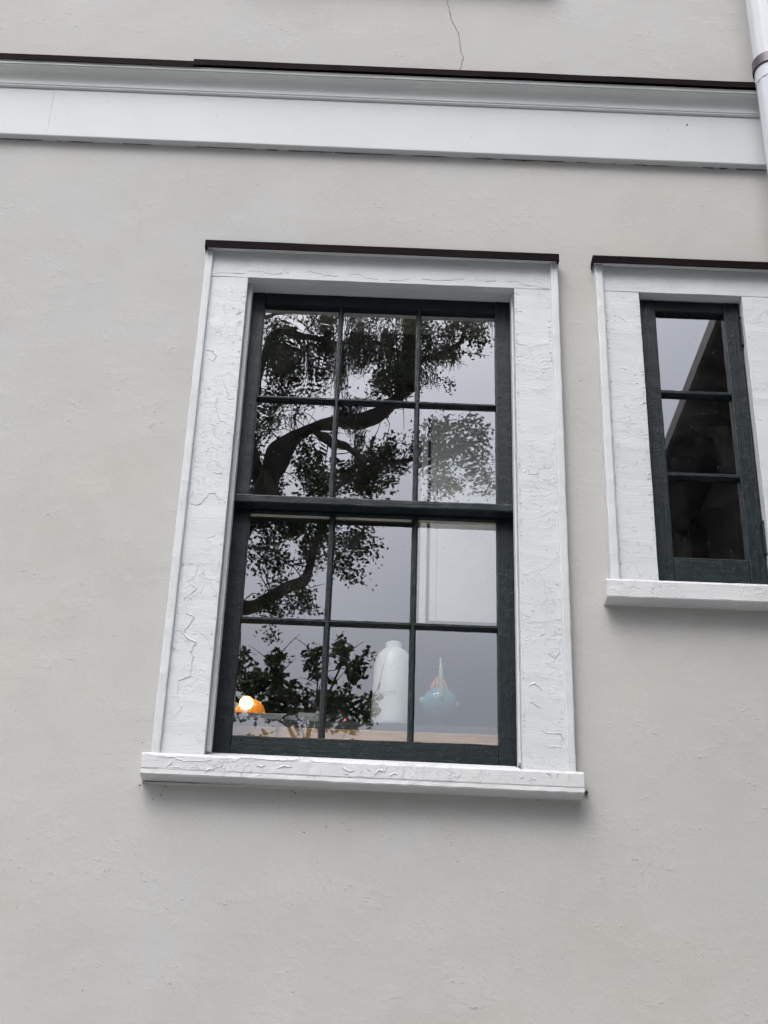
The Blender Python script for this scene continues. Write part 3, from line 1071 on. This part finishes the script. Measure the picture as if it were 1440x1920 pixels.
caulk(win, 2.8385, -0.628, 0.648, -1, False)

# rusty nail beside the sill
p = at(1099, 1486, -0.004)
bm = bmesh.new()
bmesh.ops.create_icosphere(bm, subdivisions=2, radius=.0062, matrix=Matrix.Translation(p))
wobble(bm, .003, 90)
link('rusty_nail', bm, 'rust', house)
# dirt and wasp mud in the corner below the sills
def specks(name, spots):
    V, F = [], []
    for (px, py, r) in spots:
        p = at(px, py, -0.0008)
        b0 = len(V); n = 7
        V.append((p.x, -.0022, p.z))
        for i in range(n):
            a = 2 * math.pi * i / n
            q = r * random.uniform(.5, 1.3)
            V.append((p.x + q * math.cos(a) * 1.3, -.0002, p.z + q * math.sin(a)))
        for i in range(n):
            F.append((b0, b0 + 1 + i, b0 + 1 + (i + 1) % n))
    o = link_data(name, V, F, 'grime', house)
    o['kind'] = 'stuff'
sp = [(262, 1472, .003), (310, 1475, .002), (302, 1491, .0022), (286, 1498, .0016), (413, 1477, .0016), (547, 1483, .0018), (553, 1487, .0022), (620, 1489, .0014), (510, 1504, .0014), (570, 1560, .002), (612, 1550, .002), (1008, 1500, .002)]
for i in range(16):
    sp.append((random.uniform(265, 1090), 1472 + random.uniform(0, 28) + 0.036 * (random.uniform(265, 1090) - 265) * 0.9, random.uniform(.0005, .0012)))
for i in range(120):
    sp.append((random.uniform(0, 1440), random.uniform(330, 1900), random.uniform(.0005, .0013)))
sp = [q for q in sp if not (270 < q[0] < 1095 and 440 < q[1] < 1462) and not (1105 < q[0] and 470 < q[1] < 1110)]
specks('wall_specks', sp)

# ---------------------------------------------------------------- porch wing out of the frame to the right (seen mirrored in the casement)
pr = empty('porch_roof', (1.9, -0.5, 6.3), house)
pr['label'] = 'brown porch roof beyond the right edge, mirrored in the narrow window'
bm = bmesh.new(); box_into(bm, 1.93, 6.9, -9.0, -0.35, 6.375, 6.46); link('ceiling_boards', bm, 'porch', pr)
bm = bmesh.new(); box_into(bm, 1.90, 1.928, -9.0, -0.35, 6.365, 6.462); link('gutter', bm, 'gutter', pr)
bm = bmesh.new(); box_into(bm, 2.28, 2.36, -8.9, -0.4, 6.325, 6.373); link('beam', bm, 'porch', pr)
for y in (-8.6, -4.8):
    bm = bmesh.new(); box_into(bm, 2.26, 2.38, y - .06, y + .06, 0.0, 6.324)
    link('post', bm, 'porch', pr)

# ------------------------------------------------------------------ the room behind the panes
def slab(name, x, y, z, mat):
    bm = bmesh.new(); box_into(bm, x[0], x[1], y[0], y[1], z[0], z[1])
    return tag(link(name, bm, mat), kind='structure')
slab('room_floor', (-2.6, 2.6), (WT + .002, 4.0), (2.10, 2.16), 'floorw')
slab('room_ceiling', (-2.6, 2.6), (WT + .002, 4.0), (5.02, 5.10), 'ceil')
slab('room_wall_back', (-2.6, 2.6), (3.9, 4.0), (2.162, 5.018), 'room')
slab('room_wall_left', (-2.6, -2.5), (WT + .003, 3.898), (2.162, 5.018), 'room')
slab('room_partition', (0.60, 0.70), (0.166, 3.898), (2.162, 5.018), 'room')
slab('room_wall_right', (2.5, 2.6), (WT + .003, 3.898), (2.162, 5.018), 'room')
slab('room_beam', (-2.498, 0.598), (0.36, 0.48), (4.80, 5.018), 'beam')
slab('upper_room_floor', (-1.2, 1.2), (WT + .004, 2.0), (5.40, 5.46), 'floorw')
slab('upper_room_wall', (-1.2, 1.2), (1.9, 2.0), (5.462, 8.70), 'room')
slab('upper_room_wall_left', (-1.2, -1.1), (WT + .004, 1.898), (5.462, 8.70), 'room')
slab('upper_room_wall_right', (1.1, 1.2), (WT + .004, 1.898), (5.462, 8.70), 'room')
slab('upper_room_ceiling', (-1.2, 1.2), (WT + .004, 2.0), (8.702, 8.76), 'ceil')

sh = empty('window_shelf', (0.0, 0.25, 2.162), None, 'grey topped shelf with a wooden front edge inside the large window', 'shelf')
board('wood_edge', (-0.60, 0.598), (0.25, 0.28), (3.05, 3.112), 'oakwood', sh, amp=.0006)
bm = bmesh.new(); box_into(bm, -0.60, 0.598, 0.252, 0.62, 3.1125, 3.137); link('shelf_top', bm, 'slab', sh)
for x in (-0.55, 0.50):
    bm = bmesh.new(); box_into(bm, x, x + .04, 0.30, 0.58, 2.161, 3.1015); link('leg', bm, 'oakwood', sh)

ty = empty('tray', (-0.3, 0.30, 3.1372), None, 'low pale grey box on the shelf in front of the glowing lamp', 'box')
board('body', (-0.52, -0.135), (0.262, 0.345), (3.1374, 3.161), 'tray', ty, bev=.003, amp=0, step=0)
board('lid', (-0.20, -0.142), (0.266, 0.33), (3.1612, 3.168), 'tray', ty, bev=.002, amp=0, step=0)

# lamp
lc = at(462, 1318, 0.42)
la = empty('lamp', (lc.x, 0.42, 3.137), None, 'small lamp glowing orange in the lower left pane', 'lamp')
lathe('base', [(.045, 0.0), (.045, .012), (.018, .018), (.012, .05), (.014, .068)], (lc.x, .42, 3.1372), 'gutter', la, 28)
bz = lc.z
prof = []
for i in range(13):
    a = -math.pi / 2 + math.pi * i / 12
    prof.append((max(.001, .0225 * math.cos(a)), .0225 * math.sin(a)))
lathe('bulb', prof, (lc.x, .42, bz), 'bulb', la, 28)
sc_ = at(468, 1338, 0.43)
V, F = [], []
ns, nr = 28, 9
for k, rr in enumerate((.052, .0505)):
    for j in range(nr + 1):
        e = math.pi / 2 * j / nr
        for i in range(ns + 1):
            a = math.pi * i / ns
            V.append((sc_.x + rr * math.cos(e) * math.cos(a), .432 + rr * .75 * math.cos(e) * math.sin(a), sc_.z - .004 + rr * 1.12 * math.sin(e)))
st_ = (ns + 1) * (nr + 1)
for k in (0, 1):
    for j in range(nr):
        for i in range(ns):
            q = k * st_ + j * (ns + 1) + i
            F.append((q, q + 1, q + ns + 2, q + ns + 1))
for i in range(ns):
    F.append((i, i + 1, st_ + i + 1, st_ + i))
for j in range(nr):
    for i in (0, ns):
        q = j * (ns + 1) + i
        F.append((q, q + ns + 1, st_ + q + ns + 1, st_ + q))
link_data('shade', V, F, 'shade', la, True)
lathe('shade_stem', [(.010, 0), (.010, .02), (.006, sc_.z - 3.1372)], (sc_.x, .468, 3.1372), 'gutter', la, 16)

# cord hanging in an arch over the tray edge
ca = [at(a, b, .235 + .02 * math.sin(i)) for i, (a, b) in enumerate(((516, 1372), (526, 1352), (536, 1342), (548, 1339), (557, 1343), (563, 1356), (569, 1378), (571, 1392)))]
P, Q = smooth_path(ca, [.0036] * len(ca))
V, F = tube_data(P, Q, 8)
tag(link_data('power_cord', V, F, 'cord', None, True), 'thin black cord looping over the pale box by the lamp', 'cord')

# red indicator on a little charger
rp = at(647, 1351, .30)
ch = empty('charger', (rp.x, .30, 3.137), None, 'tiny black charger with a red light left of the white bottle', 'charger')
board('body', (rp.x - .035, rp.x + .03), (.292, .33), (3.1374, 3.172), 'cord', ch, bev=.003, amp=0, step=0)
bm = bmesh.new(); bmesh.ops.create_uvsphere(bm, u_segments=12, v_segments=8, radius=.0035, matrix=Matrix.Translation((rp.x, .2905, rp.z)))
link('indicator', bm, 'led', ch)

# bottle
bc = at(735, 1330, .335)
bo = empty('bottle', (bc.x, .335, 3.137), None, 'tall white plastic bottle standing on the window shelf', 'bottle')
bh = at(735, 1205, .335).z - 3.137
prof = [(.054, 0.0), (.066, .004), (.069, .015), (.068, .06), (.0655, .13), (.0640, .19), (.0632, bh - .092), (.0615, bh - .074), (.0565, bh - .056), (.0475, bh - .041), (.0380, bh - .031), (.0300, bh - .0265), (.0270, bh - .0255)]
lathe('body', prof, (bc.x, .335, 3.1372), 'hdpe', bo, 48)
lathe('cap', [(.0272, 0), (.0280, .001), (.0280, .007), (.0272, .0085), (.0272, .0105), (.0278, .0115), (.0276, .020), (.0250, .0235), (.0, .0240)], (bc.x, .335, 3.1372 + bh - .0265), 'hdpe', bo, 40)

# glass ornament
oc = at(824, 1317, .335)
orn = empty('glass_ornament', (oc.x, .335, 3.137), None, 'round pale blue glass ornament with a green spike beside the white bottle', 'ornament')
z0 = oc.z - 3.1372
prof = [(.010, z0 - .0555)]
for i in range(1, 16):
    a = -math.pi / 2 + math.pi * i / 16
    prof.append((.0585 * math.cos(a), z0 - .004 + .0515 * math.sin(a)))
prof.append((.004, z0 + .0475))
lathe('stand', [(.030, 0.0), (.032, .003), (.014, .008), (.012, z0 - .040)], (oc.x, .335, 3.1372), 'slab', orn, 28)
lathe('body', prof, (oc.x, .335, 3.1372), 'blue', orn, 48)
V, F = merge([tube_data(*smooth_path([Vector((oc.x + .026 * math.cos(a), .352 + .020 * math.sin(a), oc.z + .034)), Vector((oc.x + .024 * math.cos(a), .352 + .018 * math.sin(a), oc.z + .060)), Vector((oc.x + .012 * math.cos(a), .352 + .010 * math.sin(a), oc.z + .085)), Vector((oc.x + .003 * math.cos(a), .352, oc.z + .095))], [.0062, .0062, .005, .003], 4), 8) for a in [2 * math.pi * k / 10 for k in range(10)]])
link_data('ribbed_neck', V, F, 'amber', orn, True)
P, Q = smooth_path([Vector((oc.x + .003, .275, oc.z - .006)), Vector((oc.x + .002, .273, oc.z + .03)), Vector((oc.x, .275, oc.z + .085)), Vector((oc.x - .001, .279, oc.z + .134))], [.0070, .0075, .0068, .0030])
V, F = tube_data(P, Q, 10)
link_data('spike', V, F, 'green', orn, True)
for s, dz in ((-1, .004), (1, -.010)):
    bm = bmesh.new(); bmesh.ops.create_uvsphere(bm, u_segments=14, v_segments=10, radius=.0080, matrix=Matrix.Translation((oc.x + s * .0575, .33, oc.z + dz)))
    for v in bm.verts:
        v.co.z = oc.z + dz + (v.co.z - oc.z - dz) * 1.35
    link('knob', bm, 'green', orn, smooth=True)

# white cabinet hung on the partition
cb = empty('wall_cabinet', (0.39, 0.6, 3.575), None, 'white wall cabinet seen through the right hand middle pane', 'cabinet')
bm = bmesh.new(); box_into(bm, 0.184, 0.598, 0.452, 0.86, 3.575, 4.46); link('carcass', bm, 'cab', cb)
bm = bmesh.new(); box_into(bm, 0.219, 0.597, 0.434, 0.4515, 3.578, 4.457); link('door', bm, 'cab', cb)
bm = bmesh.new(); box_into(bm, 0.2065, 0.2165, 0.449, 0.4522, 3.576, 4.458); link('hinge_gap', bm, 'gap', cb)
bm = bmesh.new(); box_into(bm, 0.241, 0.2425, 0.4332, 0.4345, 3.580, 4.455); link('door_groove', bm, 'tray', cb)


# ------------------------------------------------------------------ trees in the garden, mirrored in the panes
def leaves(centres, spread, per, L, Wd, upright=0.0):
    """centres (n,3) -> leaf blades, each a folded rhombus of four corners"""
    n = len(centres) * per
    c = np.repeat(np.asarray(centres), per, axis=0)
    c = c + rng.normal(size=(n, 3)) * np.asarray(spread)
    d = rng.normal(size=(n, 3)); d[:, 2] = d[:, 2] * 0.7 - upright
    d /= np.linalg.norm(d, axis=1)[:, None]
    e = np.cross(d, rng.normal(size=(n, 3))); e /= np.linalg.norm(e, axis=1)[:, None]
    l = L * rng.uniform(.6, 1.25, size=(n, 1)); ww = Wd * rng.uniform(.7, 1.2, size=(n, 1))
    nn = np.cross(d, e)
    v = np.stack([c, c + d * l * .45 + e * ww * .5 + nn * ww * .15, c + d * l, c + d * l * .45 - e * ww * .5 + nn * ww * .15], 1).reshape(-1, 3)
    f = np.arange(n * 4).reshape(-1, 4)
    return v, f


def blob(px, py, rx, ry, n, Y, dY=0.5):
    c = mirrored(px, py, Y)
    sx_ = (mirrored(px + rx, py, Y) - c).length
    sz_ = (mirrored(px, py + ry, Y) - c).length
    u = rng.normal(size=(n, 3)); u /= np.linalg.norm(u, axis=1)[:, None]
    u *= rng.uniform(0, 1, size=(n, 1)) ** 0.45
    return np.array(c) + u * np.array([sx_, dY, sz_])


YO = 11.5
oak = empty('oak_tree', (-2.7, -YO, 0), None, 'old oak with hanging grey moss mirrored in the upper panes', 'tree')
mp = lambda a, b, dy=0.0: mirrored(a, b, YO + dy)
trunk_top = mp(395, 1120)
chunks = []
limbs = [
    ([Vector((-2.75, -YO, -0.1)), Vector((-2.7, -YO, 1.2)), Vector((-2.5, -YO + .1, 3.2)), Vector((-2.35, -YO, 5.0)), trunk_top], [.52, .42, .36, .32, .27]),
    ([trunk_top, mp(440, 1000), mp(505, 925), mp(528, 868), mp(556, 828), mp(592, 804), mp(640, 792), mp(690, 790), mp(728, 768), mp(752, 742)], [.25, .22, .19, .15, .11, .095, .09, .09, .088, .085]),
    ([mp(752, 742), mp(757, 712), mp(766, 680), mp(770, 640), mp(765, 590), mp(740, 520), mp(700, 420)], [.10, .10, .08, .065, .055, .05, .03]),
    ([mp(757, 705), mp(785, 678), mp(815, 668), mp(845, 652), mp(862, 640), mp(872, 614), mp(895, 594), mp(925, 592), mp(960, 570)], [.06, .045, .038, .032, .026, .022, .018, .013, .008]),
    ([trunk_top, mp(425, 1125), mp(460, 1130), mp(515, 1102), mp(557, 1088), mp(574, 1050), mp(592, 1010), mp(620, 960), mp(665, 900)], [.2, .13, .075, .07, .07, .062, .055, .045, .03]),
    ([mp(505, 925, .3), mp(480, 830, .4), mp(470, 740, .5), mp(500, 660, .5), mp(560, 642, .4), mp(640, 646, .4), mp(700, 660, .2), mp(760, 690)], [.14, .11, .08, .05, .04, .035, .03, .02]),
    ([mp(470, 740, .5), mp(430, 640, .6), mp(420, 500, .6), mp(480, 380, .4)], [.1, .1, .08, .05]),
    ([mp(590, 600, .2), mp(620, 585, .2), mp(660, 575, .1), mp(720, 560, .1), mp(800, 540, .1), mp(880, 500)], [.022, .028, .028, .026, .022, .015]),
    ([mp(430, 640, .6), mp(520, 610, .4), mp(590, 600, .2)], [.05, .025, .022]),
    ([mp(605, 800), mp(660, 850, -.2), mp(730, 880, -.4), mp(800, 870, -.6), mp(860, 850, -.7), mp(910, 840, -.7)], [.06, .045, .038, .03, .02, .01]),
    ([trunk_top, mp(300, 980, -.4), mp(180, 840, -.8), mp(60, 760, -1)], [.22, .18, .12, .05]),
    ([mp(300, 980, -.4), mp(280, 780, -.6), mp(230, 600, -.6), mp(250, 430, -.6)], [.14, .11, .08, .04]),
]
tips = []
for pts, rad in limbs:
    P, Q = smooth_path(pts, rad, 6)
    P = [p + noise.noise_vector(p * 1.3) * .05 if 0 < i < len(P) - 1 else p for i, p in enumerate(P)]
    chunks.append(tube_data(P, Q, 9, .35))
    tips.append((P, Q))
# twigs along the limbs
for P, Q in tips[1:]:
    for i in range(4, len(P), 2):
        for _ in range(2):
            d = Vector((random.gauss(0, 1), random.gauss(0, .8), random.gauss(.1, .9))).normalized()
            L = random.uniform(.2, .6)
            a = P[i]
            b = a + d * L * .5 + Vector((0, 0, random.uniform(-.05, .12)))
            c = a + d * L + Vector((random.gauss(0, .12), random.gauss(0, .12), random.uniform(-.25, .2)))
            r = min(Q[i] * .3, .010)
            chunks.append(tube_data([a, b, c], [r, r * .6, .003], 5))
V, F = merge(chunks)
link_data('trunk', V, F, 'bark', oak, True)

B = [  # px, py, rx, ry, clusters
    (520, 652, 38, 20, 50), (600, 652, 36, 30, 60), (515, 700, 36, 38, 62), (590, 722, 34, 18, 26), (545, 745, 60, 14, 26),
    (700, 655, 48, 30, 55), (742, 700, 34, 38, 62), (660, 668, 22, 26, 28), (725, 738, 48, 14, 34), (590, 592, 30, 14, 12), (690, 590, 60, 18, 18), (770, 630, 26, 36, 40),
    (812, 642, 26, 24, 34), (840, 622, 28, 20, 24), (888, 626, 10, 18, 14), (838, 690, 8, 14, 5), (872, 640, 10, 8, 6), (800, 690, 8, 26, 8),
    (510, 782, 36, 18, 22), (492, 840, 28, 36, 34), (515, 905, 52, 28, 90), (592, 862, 22, 20, 30), (604, 918, 40, 18, 46), (480, 790, 22, 24, 20),
    (660, 772, 24, 12, 14), (700, 895, 48, 26, 74), (745, 868, 32, 30, 48), (690, 925, 58, 14, 40), (654, 905, 22, 24, 26), (680, 845, 8, 22, 9),
    (822, 850, 34, 44, 60), (872, 834, 30, 28, 36), (902, 862, 14, 22, 18), (845, 908, 44, 16, 30), (905, 920, 14, 10, 8),
    (530, 985, 60, 20, 80), (497, 1050, 36, 30, 44), (572, 1040, 26, 34, 44), (497, 1122, 38, 18, 34), (560, 1130, 32, 14, 30), (600, 1000, 24, 26, 34),
    (655, 1002, 34, 16, 34), (650, 1058, 20, 14, 11), (692, 1005, 12, 12, 9), (640, 1035, 20, 20, 16), (517, 1172, 12, 5, 6),
    (470, 960, 60, 30, 60),
    # the rest of the crown, outside what the panes show
    (400, 760, 80, 120, 90), (330, 560, 140, 110, 110), (560, 470, 200, 70, 130), (800, 500, 120, 40, 60), (250, 900, 140, 120, 110), (120, 760, 140, 120, 90), (380, 1040, 70, 70, 50), (640, 380, 200, 60, 80), (420, 330, 160, 80, 80),
]
cen = np.concatenate([blob(a, b, c, d, max(3, int(n * (0.60 if 840 < b < 1000 else 0.48))), YO + random.uniform(-.5, .5), .55) for a, b, c, d, n in B])
v, f = leaves(cen, (.062, .08, .048), 34, .058, .034)
crown = link_data('crown', v, f, 'leaf', oak)

# moss
V, F = [], []
def moss(px, py, n, Lmax):
    c = mirrored(px, py, YO + random.uniform(-.3, .3))
    for _ in range(n):
        p = c + Vector((random.gauss(0, .055), random.gauss(0, .06), random.gauss(0, .05)))
        L = Lmax * random.uniform(.35, 1.0)
        k = 7
        wd = random.uniform(.004, .012)
        a = random.uniform(0, math.pi)
        ox, oy = math.cos(a) * wd, math.sin(a) * wd
        b0 = len(V)
        for i in range(k + 1):
            t = i / k
            s = (1 - .7 * t)
            V.append((p.x - ox * s, p.y - oy * s, p.z)); V.append((p.x + ox * s, p.y + oy * s, p.z))
            p = p + Vector((random.gauss(0, .010), random.gauss(0, .010), -L / k))
        for i in range(k):
            q = b0 + i * 2
            F.append((q, q + 1, q + 3, q + 2))
for px in range(560, 940, 9):
    moss(px + random.uniform(-4, 4), 560 + random.uniform(-18, 12), random.randint(14, 46), random.uniform(.3, .75))
for (px, py, n, L) in ((632, 655, 50, .75), (636, 690, 40, .6), (666, 640, 50, .7), (690, 650, 40, .6), (505, 660, 30, .5), (530, 665, 30, .5), (560, 655, 36, .6), (600, 640, 40, .55), (575, 690, 26, .4), (725, 640, 40, .6), (750, 690, 36, .5), (800, 640, 26, .35), (820, 660, 20, .25), (845, 655, 18, .28), (885, 605, 26, .32), (880, 622, 16, .25), (655, 775, 30, .3), (670, 775, 30, .35), (520, 770, 30, .3), (560, 775, 20, .3), (683, 815, 36, .38), (535, 880, 10, .2), (740, 850, 30, .4), (710, 860, 26, .4), (770, 700, 30, .35), (800, 700, 14, .25)):
    moss(px, py, n, L)
    moss(px + random.uniform(-8, 8), py + random.uniform(-6, 6), n, L)
link_data('hanging_moss', V, F, 'moss', oak)['kind'] = 'stuff'

# unseen leafy screen added behind the camera to block low sky from the wall
hg = empty('added_hedge', (0, -8.2, 0), None, 'unseen leafy screen added behind the viewer to darken the lower wall', 'added_hedge')
bm = bmesh.new(); box_into(bm, -11, 9, -8.9, -7.7, 0.0, 5.0)
slice_along(bm, 0, -11, 9, 0.5); slice_along(bm, 2, 0, 5.0, 0.5); wobble(bm, .16, 1.5)
link('core', bm, 'leaf', hg)
cen = np.stack([rng.uniform(-11, 9, 2600), np.where(rng.random(2600) < .8, -7.62, rng.uniform(-8.9, -7.7, 2600)) + rng.normal(0, .08, 2600), rng.uniform(.1, 5.0, 2600)], 1)
cen[cen[:, 1] < -7.8, 2] = 5.02
v, f = leaves(cen, (.09, .05, .08), 7, .09, .05)
link_data('foliage', v, f, 'leafb', hg)

# young broad-leaved tree, nearer
YS = 6.3
sm = empty('young_tree', (-0.75, -YS, 0), None, 'slender broad leaved young tree mirrored in the bottom row of panes', 'tree')
ms = lambda a, b, dy=0.0: mirrored(a, b, YS + dy)
st = [
    ([Vector((-.75, -YS, -.05)), Vector((-.72, -YS, 1.5)), Vector((-.66, -YS, 3.2)), ms(575, 1420), ms(590, 1350), ms(612, 1290), ms(634, 1240), ms(650, 1200)], [.06, .05, .04, .022, .012, .009, .007, .004]),
    ([ms(575, 1420), ms(545, 1360), ms(520, 1310), ms(525, 1250), ms(528, 1222)], [.02, .014, .01, .007, .004]),
    ([ms(545, 1360), ms(500, 1330), ms(470, 1290), ms(455, 1240)], [.012, .010, .008, .004]),
    ([ms(590, 1350), ms(640, 1330), ms(690, 1300), ms(710, 1270)], [.010, .008, .006, .003]),
    ([ms(590, 1350), ms(600, 1280), ms(594, 1215)], [.008, .006, .003]),
]
ch_ = []
for pts, rad in st:
    P, Q = smooth_path(pts, rad, 5)
    ch_.append(tube_data(P, Q, 7, .1))
    for i in range(12 if len(pts) > 6 else 3, len(P), 2):
        d = Vector((random.gauss(0, 1), random.gauss(0, .7), random.gauss(.5, .6))).normalized()
        L = random.uniform(.12, .34)
        ch_.append(tube_data([P[i], P[i] + d * L * .55 + Vector((0, 0, .01)), P[i] + d * L], [.004, .003, .0015], 5))
V, F = merge(ch_)
link_data('trunk', V, F, 'bark', sm, True)
SB = [(455, 1250, 16, 32, 34), (482, 1278, 24, 24, 36), (525, 1240, 18, 24, 30), (530, 1285, 36, 22, 52), (590, 1225, 14, 24, 22), (600, 1256, 14, 14, 14), (642, 1208, 20, 22, 26), (660, 1246, 22, 20, 28), (684, 1222, 10, 7, 6),
      (636, 1308, 40, 22, 64), (560, 1312, 44, 20, 56), (500, 1322, 34, 18, 36), (660, 1342, 38, 14, 30), (560, 1345, 60, 12, 34), (690, 1318, 22, 24, 26),
      (520, 1420, 120, 40, 90), (640, 1420, 90, 40, 60), (420, 1330, 60, 60, 60), (560, 1520, 130, 60, 80)]
cen = np.concatenate([blob(a, b, c * 1.05, d * 1.05, max(3, int(n * .55)), YS + random.uniform(-.15, .15), .22) for a, b, c, d, n in SB])
v, f = leaves(cen, (.024, .03, .022), 10, .056, .040, .3)
link_data('crown', v, f, 'leafb', sm)
